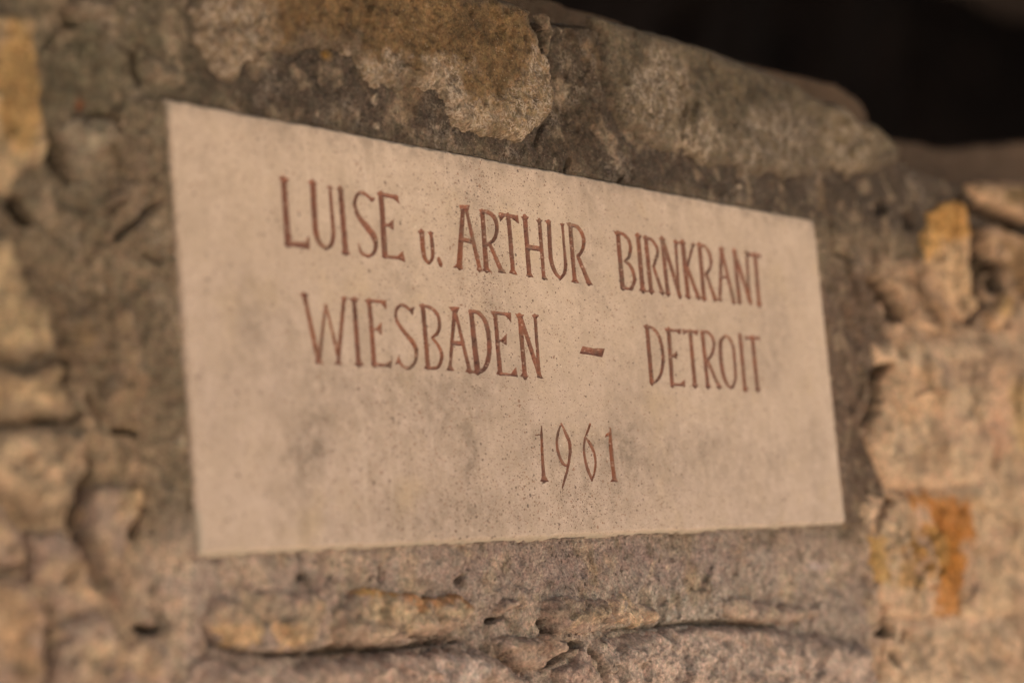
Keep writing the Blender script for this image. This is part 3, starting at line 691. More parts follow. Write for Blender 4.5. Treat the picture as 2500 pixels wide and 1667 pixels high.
# stones: (zoom frame, outline, proud mm, edge mm, pigment, roughness, seed, [ (patch poly/blob, colour) ])
STONES = [
 # left edge column
 (Z1, [(-200, 60), (60, 90), (190, 160), (205, 330), (215, 520), (200, 660), (255, 800), (262, 960), (235, 1080), (90, 1190), (40, 1260), (-200, 1290)], 11, 8, (166, 138, 102), 1.0, 1, [((40, 560, 130, 340), (154, 118, 70))]),
 (Z4, [(-200, 30), (60, 60), (100, 230), (150, 400), (250, 470), (300, 640), (330, 720), (310, 800), (230, 830), (150, 880), (60, 860), (-200, 850)], 10, 7, (188, 156, 114), 0.9, 2, []),
 (Z4, [(-200, 880), (60, 900), (200, 920), (330, 820), (380, 1000), (480, 1130), (510, 1200), (450, 1250), (300, 1270), (120, 1250), (-200, 1285)], 8, 7, (182, 148, 108), 0.9, 3, []),
 (Z6, [(-200, -60), (0, -70), (180, -80), (330, -90), (560, -60), (540, 60), (525, 200), (470, 360), (440, 480), (300, 520), (160, 540), (60, 430), (-200, 330)], 10, 10, (200, 166, 128), 1.3, 4, []),
 (Z6, [(-200, 380), (30, 450), (110, 560), (150, 680), (160, 830), (60, 820), (-200, 800)], 7, 8, (176, 144, 110), 0.9, 5, []),
 (Z6, [(190, 640), (300, 600), (440, 590), (520, 700), (560, 830), (640, 960), (700, 1100), (560, 1130), (350, 1120), (300, 1030), (200, 930)], 7, 9, (172, 140, 106), 1.0, 6, []),
 (Z6, [(-200, 860), (100, 920), (260, 1020), (300, 1100), (285, 1300), (290, 1600), (-200, 1650)], 8, 9, (166, 132, 98), 1.0, 7, []),
 (Z6, [(370, 1170), (620, 1100), (690, 1180), (770, 1300), (740, 1460), (700, 1650), (360, 1650), (340, 1400)], 9, 8, (188, 156, 122), 1.1, 8, []),
 (Z6, [(800, 1280), (930, 1250), (1040, 1310), (1110, 1420), (1080, 1650), (700, 1650), (760, 1450)], 6, 9, (182, 150, 118), 1.2, 9, []),
 # wedge stone and flat flakes in the left mortar
 (Z6, [(545, 320), (880, 295), (900, 380), (880, 520), (820, 660), (760, 780), (745, 880), (800, 1080), (740, 1060), (660, 900), (600, 740), (560, 560)], 7, 5, (156, 128, 96), 0.5, 10, [((850, 500, 60, 300), (156, 126, 90))]),
 (Z1, [(270, 790), (480, 760), (720, 740), (760, 900), (640, 1010), (570, 1120), (440, 1160), (350, 980)], 6, 6, (130, 114, 90), 0.4, 11, []),
 (Z1, [(430, 30), (520, -20), (760, -20), (720, 70), (620, 130), (480, 135)], 5, 6, (108, 94, 78), 0.5, 12, []),
 (Z1, [(880, 360), (1010, 340), (1160, 420), (1180, 560), (1040, 590), (920, 520)], 3, 8, (104, 90, 70), 0.6, 13, []),
 (Z4, [(730, 480), (850, 500), (920, 620), (930, 800), (950, 1000), (940, 1290), (690, 1290), (650, 1120), (690, 900), (710, 700)], 4, 7, (124, 100, 74), 0.6, 14, []),
 (Z4, [(400, 560), (560, 520), (700, 600), (680, 800), (560, 900), (440, 820)], 3, 9, (112, 90, 64), 0.7, 15, []),
 (Z1, [(700, 1180), (860, 1110), (960, 1180), (930, 1330), (800, 1400), (700, 1340)], 3, 8, (122, 98, 74), 0.6, 16, []),
 # capping stones
 (Z2, [(-830, -140), (-900, 60), (-880, 210), (-740, 420), (-590, 520), (-500, 420), (-390, 350), (-120, 310), (20, 330), (130, 360), (210, 470), (300, 560), (420, 600), (520, 560), (640, 560), (720, 620), (760, 760), (860, 830), (1010, 880), (1210, 912), (1290, 860), (1400, 780), (1432, 600), (1412, 420), (1345, 260), (1300, 130), (1275, 20), (1270, -60), (1120, -120), (300, -250)], 7, 8, (98, 75, 48), 0.6, 17,
  [((-680, 200, 300, 300), (132, 110, 84)), ((250, 470, 170, 130), (134, 112, 86)), ((700, 560, 140, 150), (146, 124, 98)), ((860, 760, 160, 110), (148, 124, 96)), ((1200, 750, 210, 190), (138, 114, 84)), ((1330, 450, 110, 180), (132, 108, 80))]),
 (Z2, [(1345, 90), (1385, 85), (1430, 150), (1440, 300), (1415, 350), (1385, 300), (1395, 200)], 4, 4, (128, 106, 78), 0.8, 18, []),
 (Z3, [(-560, -60), (-200, 60), (0, 140), (230, 220), (500, 330), (760, 440), (900, 520), (1100, 560), (1190, 660), (1300, 700), (1420, 860), (1400, 1010), (1280, 1100), (1120, 1130), (1000, 1080), (850, 1120), (700, 1150), (570, 1100), (440, 1130), (350, 1060), (180, 1070), (40, 960), (-100, 960), (-330, 830), (-430, 640), (-470, 300)], 6, 9, (84, 71, 53), 0.5, 19,
  [((-150, 600, 180, 260), (114, 95, 71)), ((100, 900, 160, 150), (128, 108, 82)), ((600, 900, 260, 180), (96, 80, 60)), ((1080, 880, 160, 200), (110, 90, 62))]),
 # right side
 (Z3, [(1880, 1175), (2080, 1165), (2400, 1170), (2450, 1440), (2180, 1400), (2000, 1330), (1900, 1260)], 9, 10, (122, 98, 66), 0.9, 20, []),
 (Z5, [(1040, -30), (1130, -40), (1190, 40), (1215, 160), (1220, 300), (1260, 470), (1290, 600), (1250, 720), (1180, 740), (1080, 620), (990, 480), (910, 330), (915, 190), (980, 60)], 5, 8, (178, 144, 106), 1.3, 21, [((1080, 60, 160, 150), (170, 122, 62)), ((940, 230, 60, 100), (184, 138, 80))]),
 (Z5, [(1340, 690), (1430, 560), (1480, 600), (1440, 720), (1395, 800), (1340, 760)], 8, 5, (176, 138, 82), 0.6, 22, []),
 (Z5, [(1290, 180), (1400, 140), (1700, 220), (1760, 560), (1560, 700), (1470, 560), (1440, 350), (1380, 350)], 5, 9, (134, 104, 72), 1.2, 23, []),
 (Z5, [(760, 340), (900, 340), (1000, 480), (1090, 640), (1100, 820), (960, 800), (820, 760), (790, 620), (700, 480)], 5, 9, (140, 110, 82), 0.9, 24, []),
 (Z5, [(600, 900), (720, 850), (860, 820), (1100, 840), (1250, 760), (1420, 800), (1700, 700), (1800, 1200), (1800, 1700), (1500, 1830), (1200, 1860), (900, 1830), (680, 1790), (590, 1480), (630, 1250), (690, 1080), (600, 990)], 6, 26, (196, 164, 128), 0.9, 25, [((1350, 1050, 200, 120), (150, 122, 96)), ((1380, 1230, 60, 160), (222, 176, 136)), ((1340, 1480, 60, 120), (220, 172, 136)), ((800, 1200, 150, 150), (206, 166, 126)), ((1050, 1080, 80, 60), (150, 122, 98)), ((1500, 1350, 60, 200), (196, 160, 112))]),
 (Z8, [(1180, 360), (1480, 340), (1700, 300), (1900, 180), (2400, 160), (2450, 760), (2420, 1180), (1900, 1230), (1500, 1220), (1320, 1120), (1290, 1000), (1250, 900), (1210, 600)], 6, 26, (192, 160, 124), 1.0, 26,
  [((1690, 560, 150, 150), (168, 106, 44)), ((1540, 400, 70, 50), (172, 112, 52)), ((1670, 760, 150, 130), (164, 106, 44)), ((1700, 920, 95, 220), (156, 100, 42)), ((1560, 700, 90, 140), (164, 122, 68)), ((1270, 780, 55, 150), (164, 126, 72)), ((1545, 640, 26, 190), (220, 178, 142)), ((1880, 860, 35, 150), (212, 172, 138)), ((1440, 900, 60, 80), (160, 122, 76))]),
 (Z8, [(1340, 1130), (1600, 1080), (1900, 1060), (2400, 1010), (2450, 1700), (1300, 1700), (1330, 1500)], 6, 26, (184, 154, 122), 1.2, 27, []),
 # below the plaque
 (Z6, [(1290, 1170), (1330, 1020), (1480, 960), (1700, 950), (1980, 960), (2090, 1050), (2080, 1200), (2010, 1310), (1850, 1370), (1700, 1385), (1480, 1350), (1340, 1270)], 4, 7, (160, 134, 106), 1.2, 28, [((1500, 1270, 140, 80), (186, 148, 106)), ((1750, 1280, 160, 60), (184, 148, 108))]),
 (Z7, [(120, 1010), (180, 970), (330, 930), (420, 990), (600, 1005), (780, 1000), (900, 1020), (890, 1130), (850, 1210), (700, 1260), (480, 1300), (250, 1320), (90, 1290), (60, 1130)], 6, 6, (176, 148, 114), 1.6, 29, [((300, 960, 140, 40), (186, 138, 78)), ((700, 1030, 200, 40), (168, 120, 78))]),
 (Z7, [(1065, 1110), (1090, 1040), (1200, 1040), (1290, 1060), (1180, 1110), (1100, 1150)], 5, 4, (158, 130, 104), 0.6, 30, []),
 (Z7, [(1385, 1010), (1470, 985), (1640, 1020), (1740, 1025), (1790, 1120), (1785, 1220), (1700, 1252), (1500, 1258), (1410, 1250), (1365, 1140)], 8, 6, (136, 114, 94), 1.4, 31, [((1620, 1140, 80, 60), (160, 134, 106))]),
 (Z7, [(1060, 1275), (1240, 1265), (1400, 1285), (1490, 1300), (1480, 1380), (1430, 1440), (1340, 1480), (1230, 1480), (1140, 1390)], 6, 6, (158, 132, 108), 1.2, 32, []),
 (Z7, [(1380, 1250), (1430, 1260), (1470, 1300), (1465, 1370), (1400, 1400), (1385, 1320)], 13, 3, (168, 138, 108), 0.6, 33, []),
 (Z7, [(1770, 1010), (1910, 985), (1990, 1050), (2080, 1090), (2120, 1190), (1980, 1205), (1850, 1212), (1800, 1140)], 6, 5, (182, 150, 114), 1.4, 34, [((1900, 1080, 70, 80), (184, 154, 122))]),
 (Z7, [(1750, 1290), (1900, 1240), (2221, 1215), (2500, 1190), (2800, 1210), (3200, 1270), (3450, 1340), (3480, 1650), (1780, 1650), (1720, 1420)], 10, 10, (168, 144, 124), 1.4, 35, []),
 (Z7, [(1500, 1440), (1630, 1345), (1680, 1400), (1700, 1500), (1740, 1650), (1440, 1650), (1440, 1500)], 8, 5, (150, 124, 106), 0.9, 36, []),
 (Z6, [(1180, 1450), (1400, 1420), (1700, 1450), (2080, 1400), (2300, 1400), (2700, 1360), (3000, 1340), (3180, 1400), (3280, 1500), (3400, 1650), (1150, 1680)], 8, 9, (166, 139, 118), 1.4, 37, [((2900, 1500, 120, 80), (196, 172, 152))]),
 (Z8, [(200, 1050), (300, 1010), (560, 1060), (800, 1060), (930, 1080), (900, 1170), (640, 1190), (400, 1160)], 4, 7, (156, 134, 108), 0.8, 38, []),
]

# cracks and pits in the mortar: (frame, polyline, widths px, depth mm)
CRACKS = [
 (Z2, [(1290, 30), (1300, 130), (1360, 220), (1360, 330)], (40, 60, 60, 25), 30),
 (Z2, [(1430, 560), (1400, 780), (1360, 860), (1355, 1040)], (12, 12, 10, 6), 5),
 (Z2, [(1530, 1090), (1560, 1010)], (16, 8), 6),
 (Z2, [(1880, 1170), (1900, 1110)], (16, 8), 6),
 (Z1, [(860, 340), (870, 440), (900, 520)], (26, 26, 12), 9),
 (Z1, [(440, 60), (470, 140), (520, 150)], (16, 40, 16), 8),
 (Z1, [(230, 470), (240, 580)], (30, 40), 6),
 (Z1, [(250, 800), (330, 960), (420, 1160)], (40, 60, 30), 9),
 (Z1, [(70, 1290), (60, 1340), (110, 1400), (200, 1430)], (60, 90, 60, 16), 16),
 (Z1, [(600, 730), (720, 750), (750, 820)], (16, 30, 30), 6),
 (Z1, [(1000, 1290), (900, 1390), (760, 1520)], (40, 30, 24), 6),
 (Z1, [(780, 1290), (740, 1330)], (22, 30), 5),
 (Z4, [(50, 80), (100, 240), (140, 390), (230, 430)], (20, 26, 30, 12), 8),
 (Z4, [(270, 500), (310, 620), (320, 740)], (26, 30, 20), 8),
 (Z4, [(370, 860), (370, 960)], (40, 50), 10),
 (Z4, [(440, 860), (440, 1060), (500, 1190), (480, 1240)], (40, 34, 40, 30), 12),
 (Z4, [(600, 1070), (640, 1200), (640, 1290)], (20, 28, 16), 8),
 (Z4, [(740, 1300), (890, 1305), (900, 1330)], (12, 30, 34), 9),
 (Z4, [(0, 1280), (170, 1260), (460, 1240)], (16, 20, 20), 8),
 (Z4, [(940, 180), (1010, 230)], (34, 26), 5),
 (Z6, [(560, 160), (530, 300), (500, 480), (560, 760), (640, 960)], (50, 70, 80, 60, 30), 16),
 (Z6, [(920, 330), (900, 500), (850, 640)], (44, 44, 20), 8),
 (Z6, [(170, 780), (180, 920)], (36, 40), 10),
 (Z6, [(325, 1100), (300, 1280), (320, 1567)], (36, 56, 50), 14),
 (Z6, [(880, 1210), (960, 1235), (1010, 1210)], (20, 36, 20), 14),
 (Z6, [(1930, 885), (1945, 880)], (36, 26), 12),
 (Z6, [(1680, 1390), (1720, 1385), (2221, 1365)], (20, 30, 24), 8),
 (Z6, [(1300, 1200), (1400, 1320), (1690, 1395)], (14, 20, 24), 6),
 (Z7, [(40, 1345), (400, 1350), (760, 1300), (900, 1300)], (30, 30, 24, 10), 8),
 (Z7, [(1060, 1165), (1130, 1150)], (26, 14), 9),
 (Z7, [(860, 910), (900, 880)], (20, 16), 6),
 (Z7, [(1390, 1180), (1420, 1280)], (30, 30), 10),
 (Z7, [(1490, 1350), (1560, 1330), (1620, 1325)], (44, 44, 16), 26),
 (Z7, [(1430, 1450), (1500, 1380)], (24, 36), 14),
 (Z7, [(1660, 1360), (1710, 1450), (1740, 1567)], (20, 26, 30), 14),
 (Z7, [(1740, 1290), (1850, 1225), (2221, 1200)], (22, 14, 10), 5),
 (Z7, [(1140, 1380), (1200, 1470), (1300, 1500)], (20, 24, 12), 8),
 (Z7, [(350, 820), (360, 900)], (16, 30), 7),
 (Z8, [(0, 1190), (330, 1180), (640, 1200)], (16, 30, 16), 7),
 (Z8, [(1360, 400), (1300, 520), (1280, 600)], (40, 30, 20), 9),
 (Z8, [(1340, 1080), (1330, 1180)], (24, 24), 8),
 (Z8, [(1350, 1240), (1360, 1220)], (60, 50), 12),
 (Z8, [(1440, 1260), (1430, 1310)], (40, 36), 10),
 (Z8, [(1380, 1380), (1400, 1440)], (44, 40), 8),
 (Z5, [(1260, 190), (1290, 360), (1290, 540)], (60, 80, 50), 24),
 (Z5, [(1410, 390), (1410, 520)], (50, 50), 16),
 (Z5, [(1370, 60), (1470, 110), (1568, 190)], (30, 40, 40), 12),
 (Z5, [(600, 490), (700, 570), (770, 700)], (40, 50, 50), 14),
 (Z5, [(990, 660), (1040, 790)], (30, 20), 8),
 (Z5, [(1330, 620), (1240, 740)], (40, 36), 12),
 (Z5, [(1500, 620), (1450, 760)], (36, 26), 10),
 (Z5, [(690, 1030), (630, 1110), (620, 1280), (590, 1390)], (30, 50, 24, 24), 12),
 (Z5, [(770, 880), (780, 950)], (28, 34), 6),
 (Z5, [(440, 640), (500, 780), (540, 900)], (20, 30, 20), 4),
 (Z5, [(340, 90), (345, 280), (440, 340)], (26, 26, 20), 4),
 (Z5, [(850, 80), (860, 120)], (44, 40), 8),
 (Z3, [(1840, 1260), (1880, 1300), (2221, 1440)], (40, 36, 36), 12),
 (Z3, [(1330, 1300), (1310, 1340)], (30, 30), 6),
 (Z3, [(1500, 1370), (1510, 1420)], (36, 40), 8),
]


def axis(a, b, seg):
    """seg: list of (from, to, step)"""
    out = []
    for x0, x1, st_ in seg:
        n = max(1, int(round((x1 - x0) / st_)))
        out.append(np.linspace(x0, x1, n, endpoint=False))
    out.append([seg[-1][1]])
    return np.concatenate(out)


wx_ax = axis(0, 0, [(-0.5, -0.14, 0.004), (-0.14, 1.05, 0.00135), (1.05, 1.5, 0.004)])
wz_ax = axis(0, 0, [(GZ, -0.3, 0.012), (-0.3, -0.14, 0.003), (-0.14, 0.45, 0.00135)])


def height_base(X, Z):
    """mortar surface, metres proud of the wall plane (before stones)"""
    U, V = px(X, Z)
    near = np.maximum(np.maximum(-X, X - PW), np.maximum(-Z, Z - PH))       # distance from the plaque
    rough = sstep(0.004, 0.05, near)
    rough = np.where(Z > PH * 0.98, rough * 0.55, rough)
    h = -0.0015 + fbm(X, Z, 9, 3, 51) * 0.006 * rough
    h += (facets(X, Z, 26, 52) * 0.0056 + facets(X * 0.8, Z, 60, 53) * 0.0016) * rough
    h += (fbm(X, Z, 70, 4, 54) * 0.0022 + facets(X, Z, 120, 58) * 0.0012) * (0.4 + 0.6 * rough) + (ridged(X, Z, 50, 3, 59) - 0.6) * 0.0022 * rough
    h += fbm(X, Z, 280, 3, 57, 0.7) * 0.0015
    h += 0.0035 * (1 - sstep(0.0, 0.03, near)) * (Z < PH) * (Z > 0)
    h -= 0.001 * sstep(2080, 2200, U)
    # little pits
    f1, f2, i_, _, _ = cells(X, Z, 110, 55)
    h -= np.where(i_ > 0.72, 0.0016, 0) * sstep(0.42, 0.12, f1)
    return h, U, V, near


def crack_depth(X, Z, U, V):
    cut = np.zeros(X.shape)
    w = fbm(X, Z, 120, 3, 61)
    for zf, pts, ws, dep in CRACKS:
        ps, wl = smooth_pts(pts, list(ws), 4) if len(pts) > 2 else (pts, list(ws))
        pp = np.array(zm(ps, zf)); r = np.array(wl) / zf[2] / 2 * (2.0 if zf in (Z5, Z3) else 1.25)
        x0, y0 = pp.min(0) - 45; x1, y1 = pp.max(0) + 45
        m = (U > x0) & (U < x1) & (V > y0) & (V < y1)
        if not m.any(): continue
        d = sd_path(pp, r, U[m], V[m]) + w[m] * 7
        rm = float(np.mean(r))
        cut[m] = np.maximum(cut[m], dep * (0.0011 if dep < 9 else 0.0020) * sstep(3.5, -min(6.0, 0.7 * rm), d))
    return cut


def mortar_color(X, Z, U, V):
    wu = U + fbm(X, Z, 14, 3, 71) * 160; wv = V + fbm(X, Z, 14, 3, 72) * 120
    col = np.broadcast_to(pigr((114, 96, 74)), (*X.shape, 3)).copy()
    def lay(m, c, a=1.0):
        nonlocal col
        m = np.clip(m * a, 0, 1)[..., None]
        col = col * (1 - m) + pigr(c) * m
    # bottom: paler, greyer lime mortar
    lay(sstep(1230, 1400, wv), (154, 131, 112))
    lay(sstep(1280, 1380, V) * sstep(0.0, 0.25, fbm(X, Z, 26, 4, 78)), (182, 152, 122), 0.6)
    lay(sstep(1280, 1380, V) * sstep(0.1, 0.3, fbm(X, Z, 38, 4, 79)), (112, 90, 74), 0.55)
    lay(sstep(420, 300, U) * sstep(900, 1100, V), (160, 130, 98), 0.7)
    lay(blob(wu, wv, 1700, 1500, 320, 130), (158, 141, 122), 0.9)
    lay(blob(wu, wv, 1500, 1370, 420, 70), (126, 106, 95), 0.8)
    # right: warm
    lay(sstep(2080, 2200, wu) * sstep(560, 760, wv), (176, 142, 110))
    lay(sstep(1950, 1990, wu) * sstep(2210, 2120, wu) * sstep(520, 700, wv) * sstep(1300, 1200, wv), (100, 80, 63))
    # darker mortar under the capping stones and between them
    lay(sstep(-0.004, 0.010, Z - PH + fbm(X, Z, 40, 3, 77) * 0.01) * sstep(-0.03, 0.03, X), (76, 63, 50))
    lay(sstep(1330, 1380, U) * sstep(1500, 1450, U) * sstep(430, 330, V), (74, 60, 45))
    # left: olive top, browner middle
    lay(blob(wu, wv, 230, 200, 260, 320), (95, 83, 62), 0.9)
    lay(blob(wu, wv, 250, 780, 140, 180), (112, 90, 66), 0.8)
    lay(blob(wu, wv, 350, 450, 60, 110), (116, 94, 72), 0.7)
    # patchy lumps and lichen
    n = fbm(X, Z, 45, 4, 73); lay(sstep(0.12, 0.35, n), (150, 126, 98), 0.5)
    n = fbm(X, Z, 60, 4, 74); lay(sstep(0.18, 0.4, n), (82, 68, 50), 0.55)
    n = fbm(X, Z, 20, 4, 75); lay(sstep(0.3, 0.5, n), (140, 110, 76), 0.3)
    n = fbm(X, Z, 90, 3, 76); lay(sstep(0.42, 0.55, n), (182, 158, 128), 0.5)
    lay(blob(U, V, *zm([(955, 1345)], Z7)[0], 22, 20) * 0 + blob(U, V, *zm([(1000, 1520)], Z7)[0], 26, 18), (214, 204, 194), 0.8)
    lay(blob(U, V, *zm([(930, 820)], Z8)[0], 26, 10), (200, 176, 160), 0.8)
    lay(blob(U, V, *zm([(520, 670)], Z1)[0], 9, 16), (128, 62, 24), 0.9)
    lay(blob(U, V, *zm([(2090, 350)], Z1)[0], 11, 11), (150, 104, 36), 0.8)
    lay(blob(U, V, *zm([(890, 990)], Z3)[0], 8, 18), (128, 72, 34), 0.8)
    return col


X, Z = np.meshgrid(wx_ax, wz_ax, indexing='ij')
inner = np.minimum(np.minimum(X + 0.0, PW - X), np.minimum(Z, PH - Z))          # >0 inside the plaque's bed
tedge = topz(X) - 0.0005 + fbm(X, Z * 0, 60, 3, 81) * 0.0012 - Z
field = np.minimum(tedge, 0.012 - inner)
mx, mz, mt = clip_grid(wx_ax, wz_ax, field)
h, U, V, near = height_base(mx, mz)
cut = crack_depth(mx, mz, U, V)
h = h - cut
# bed of the plaque: mortar dips to a thin dark joint and goes in behind the stone
inn = -near
joint = (1 - sstep(0.0004, 0.0016, np.abs(near - 0.0004))) * (mz > PH - 0.003) * sstep(-0.25, 0.1, fbm(mx, mz, 40, 3, 93))
h = h - 0.005 * joint
h = np.where(inn > -0.0016, h - 0.006 * sstep(-0.0016, 0.0004, inn) * (0.35 + 0.65 * (mz > PH - 0.002) + 0.3 * sstep(0, 0.3, fbm(mx, mz, 30, 2, 83))), h)
h = np.where(inn > 0.0008, -0.014, h)
# rounded top edge running back over the wall
te = topz(mx) - 0.0005 + fbm(mx, mz * 0, 60, 3, 81) * 0.0012 - mz
h = h - 0.02 * (1 - sstep(0.0, 0.012, te)) ** 2
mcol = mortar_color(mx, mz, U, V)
dirt_shade = np.maximum(sstep(0.003, 0.012, cut), joint)  # soil and painted shade by crack depth, and along the top joint
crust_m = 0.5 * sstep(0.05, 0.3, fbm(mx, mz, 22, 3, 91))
np_mesh('mortar', np.stack([mx, -h, mz], 1), mt, M_MORTAR, wall, {'pigment': mcol, 'dirt_shade': dirt_shade, 'crust': crust_m})

# solid core behind the face: follows the top line
cxs = np.linspace(-0.5, 1.5, 160)
ctz = topz(cxs) - 0.006
cv = []; cf = []
for x, z in zip(cxs, ctz):
    cv += [(x, 0.04, GZ), (x, 0.012 + 0.01, z), (x, 0.36, z - 0.004), (x, 0.36, GZ)]
for i in range(len(cxs) - 1):
    a = i * 4; b = a + 4
    for k in range(3): cf += [(a + k, b + k, b + k + 1), (a + k, b + k + 1, a + k + 1)]
cf += [(0, 1, 2), (0, 2, 3), (len(cv) - 4, len(cv) - 2, len(cv) - 3), (len(cv) - 4, len(cv) - 1, len(cv) - 2)]
cv = np.array(cv)
np_mesh('wall_core', cv, np.array(cf), M_MORTAR, wall, {'pigment': np.broadcast_to(pigr((96, 80, 60)), (len(cv), 3)).copy()}, False)


def make_stone(spec):
    zf, outline, proud, edge_mm, colr, rgh, seed, patches = spec
    pp = plane(zm(outline, zf))
    x0, z0 = pp.min(0) - 0.006; x1, z1 = pp.max(0) + 0.006
    x0 = max(x0, -0.5); x1 = min(x1, 1.5)
    st_ = 0.0013
    ax = np.arange(x0, x1, st_); az = np.arange(z0, z1, st_)
    X, Z = np.meshgrid(ax, az, indexing='ij')
    # outline made ragged
    wx = X + fbm(X, Z, 60, 4, 100 + seed, 0.6) * 0.0075; wz = Z + fbm(X, Z, 60, 4, 130 + seed, 0.6) * 0.0065
    d = -sd_poly(pp, wx, wz)
    d = np.minimum(d, topz(X) - Z + fbm(X, Z * 0, 60, 3, 81) * 0.0012)
    vx, vz, t = clip_grid(ax, az, d)
    fi = np.clip((vx - ax[0]) / st_, 0, d.shape[0] - 1.001); fj = np.clip((vz - az[0]) / st_, 0, d.shape[1] - 1.001)
    ii = fi.astype(int); jj = fj.astype(int); a = fi - ii; b = fj - jj
    dv = np.maximum(d[ii, jj] * (1 - a) * (1 - b) + d[ii + 1, jj] * a * (1 - b) + d[ii, jj + 1] * (1 - a) * b + d[ii + 1, jj + 1] * a * b, 0)
    e_ = edge_mm * 0.001
    q = np.clip(dv / e_, 0, 1)
    prof = np.sqrt(1 - (1 - q) ** 2)
    emb = 0.006
    h = -emb + (emb + proud * 0.001 * (0.66 if pp[:, 1].mean() < 0.0 and pp[:, 0].mean() < 0.62 else (0.9 if pp[:, 0].mean() > 0.62 else 0.75))) * prof
    inside = sstep(0.0, 1.0, q)
    if pp[:, 1].mean() < -0.0 and 200 < np.mean([p_[0] for p_ in zm(outline, zf)]) < 2000:
        h -= 0.10 * (vz - pp[:, 1].mean()) * inside      # ledges: the lower lip stands out, the upper side fades into the mortar
    size = math.sqrt(max(1e-4, (pp[:, 0].max() - pp[:, 0].min()) * (pp[:, 1].max() - pp[:, 1].min())))
    big = min(size, 0.12)
    h += inside * rgh * (facets(vx, vz, 1.6 / big, 160 + seed) * 0.05 * big + facets(vx, vz, 42, 190 + seed) * 0.0034)
    h += inside * rgh * (fbm(vx, vz, 60, 4, 220 + seed) * 0.0022 + facets(vx, vz, 110, 240 + seed) * 0.0013 + (ridged(vx, vz, 75, 3, 245 + seed) - 0.6) * 0.0022 + fbm(vx, vz, 280, 3, 250 + seed, 0.7) * 0.0013)
    f1, f2, i_, _, _ = cells(vx, vz, 130, 280 + seed)
    h -= np.where(i_ > 0.8, 0.002, 0) * sstep(0.4, 0.1, f1) * inside
    U, V = px(vx, vz)
    cut = crack_depth(vx, vz, U, V)
    h -= cut * 0.9
    dirt_shade = sstep(0.003, 0.012, cut)
    crust = np.zeros(len(vx))
    if seed in (23, 24, 25, 26, 27):
        h += inside * (fbm(vx, vz, 16, 3, 600) * 0.010 + facets(vx, vz, 20, 610) * 0.006)
    col = np.broadcast_to(pigr(colr), (len(vx), 3)).copy()
    def lay(m, c, a=1.0):
        nonlocal col
        m = np.clip(m * a, 0, 1)[..., None]; col = col * (1 - m) + pigr(c) * m
    c = np.array(colr, float)
    lay(sstep(-0.05, 0.3, fbm(vx, vz, 30, 4, 310 + seed)), c * 1.12, 0.7)
    lay(sstep(0.05, 0.35, fbm(vx, vz, 34, 4, 330 + seed)), c * 0.74, 0.7)
    lay(sstep(0.15, 0.35, fbm(vx, vz, 80, 3, 350 + seed)), c * 0.6, 0.5)
    if seed in (25, 26, 27):
        lay(sstep(0.0, 0.25, fbm(vx, vz, 18, 4, 620)), (146, 118, 90), 0.75)
        lay(sstep(0.1, 0.3, fbm(vx, vz, 24, 4, 630)), (226, 184, 146), 0.7)
    # lime smeared over the rim
    smear = (172, 138, 106) if U.mean() > 2080 else ((112, 94, 74) if V.mean() < 1250 else (146, 122, 104))
    if seed in (17, 19): smear = (88, 74, 58)
    lay((1 - sstep(0.0, 0.006, dv)) * 0.6, smear)
    lay((1 - sstep(-0.004, 0.009, dv - 0.004 + fbm(vx, vz, 45, 3, 430 + seed) * 0.016)) * 0.8, smear)
    for (bx_, by_, rx, ry), cc in patches:
        rx, ry = rx * 1.15, ry * 1.15
        (cu, cv_), = zm([(bx_, by_)], zf)
        wu = U + fbm(vx, vz, 60, 4, 370 + seed) * 28; wv = V + fbm(vx, vz, 60, 4, 390 + seed) * 28
        if seed in (17, 19):
            wu = U + fbm(vx, vz, 50, 4, 370 + seed, 0.65) * 75; wv = V + fbm(vx, vz, 50, 4, 390 + seed, 0.65) * 75
            m = sstep(0.15, 0.75, blob(wu, wv, cu, cv_, rx / zf[2], ry / zf[2]))
            lay(m, cc, 0.55)
        else:
            wu = U + fbm(vx, vz, 70, 4, 370 + seed, 0.65) * 45; wv = V + fbm(vx, vz, 70, 4, 390 + seed, 0.65) * 45
            m = sstep(0.16, 0.5, blob(wu, wv, cu, cv_, rx / zf[2], ry / zf[2]))
            lay(m, cc, 0.85)
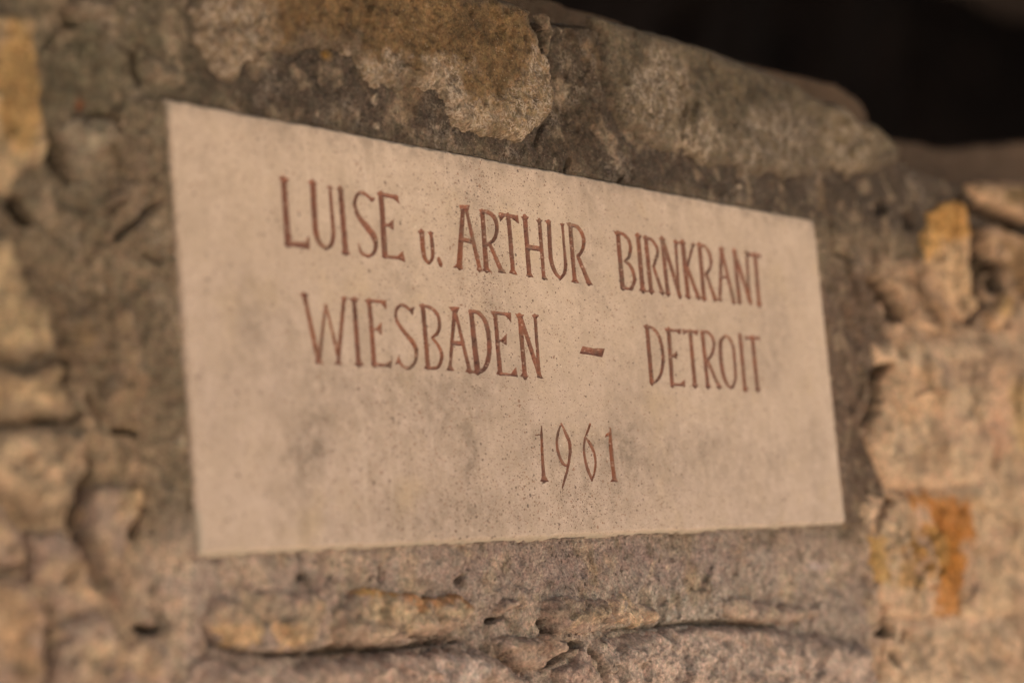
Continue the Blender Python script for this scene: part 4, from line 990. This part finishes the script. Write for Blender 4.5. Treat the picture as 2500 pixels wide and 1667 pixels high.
        lay(m * sstep(0.1, 0.3, fbm(vx, vz, 110, 3, 410 + seed)), np.array(cc) * 0.72, 0.6)
        if seed in (17, 19): crust = np.maximum(crust, m)
    return np_mesh('stone', np.stack([vx, -h, vz], 1), t, M_STONE, wall, {'pigment': col, 'dirt_shade': dirt_shade, 'crust': crust})


for sp_ in STONES:
    make_stone(sp_)


# stones on the back half of the wall top, seen dimly over the front edge
def back_stone(outline, y0, y1, mat_col, seed):
    pp = plane(outline, y0)
    x0, z0 = pp.min(0) - 0.01; x1, z1 = pp.max(0) + 0.01
    st_ = 0.0025
    ax = np.arange(x0, x1, st_); az = np.arange(z0, z1, st_)
    X, Z = np.meshgrid(ax, az, indexing='ij')
    d = -sd_poly(pp, X, Z + fbm(X, Z * 0, 14, 2, seed + 1) * 0.004)
    vx, vz, t = clip_grid(ax, az, d)
    fi = np.clip((vx - ax[0]) / st_, 0, d.shape[0] - 1.001); fj = np.clip((vz - az[0]) / st_, 0, d.shape[1] - 1.001)
    ii = fi.astype(int); jj = fj.astype(int)
    dv = np.maximum(d[ii, jj], 0)
    dv2 = np.where(dv < 0.0008, 0, dv)
    q = np.clip(dv2 / 0.007, 0, 1)
    y = y0 + (y1 - y0) * (1 - np.sqrt(1 - (1 - q) ** 2)) + fbm(vx, vz, 14, 3, seed) * 0.006 * q
    col = np.broadcast_to(pigr(mat_col), (len(vx), 3)).copy()
    return np_mesh('stone', np.stack([vx, y, vz], 1), t, M_STONE, wall, {'pigment': col})


back_stone([(1180, -60), (1390, -6), (1450, 12), (1546, 45), (1650, 80), (1822, 138), (1975, 170), (2052, 200), (2098, 228), (2122, 262), (2130, 300), (2120, 420), (1180, 200)], 0.07, 0.30, (84, 65, 47), 501)
back_stone([(2150, 322), (2224, 330), (2300, 352), (2377, 342), (2454, 335), (2620, 340), (2640, 560), (2150, 520)], 0.16, 0.34, (88, 68, 50), 521)

print('triangles', sum(len(o.data.polygons) for o in bpy.data.objects if o.type == 'MESH'))
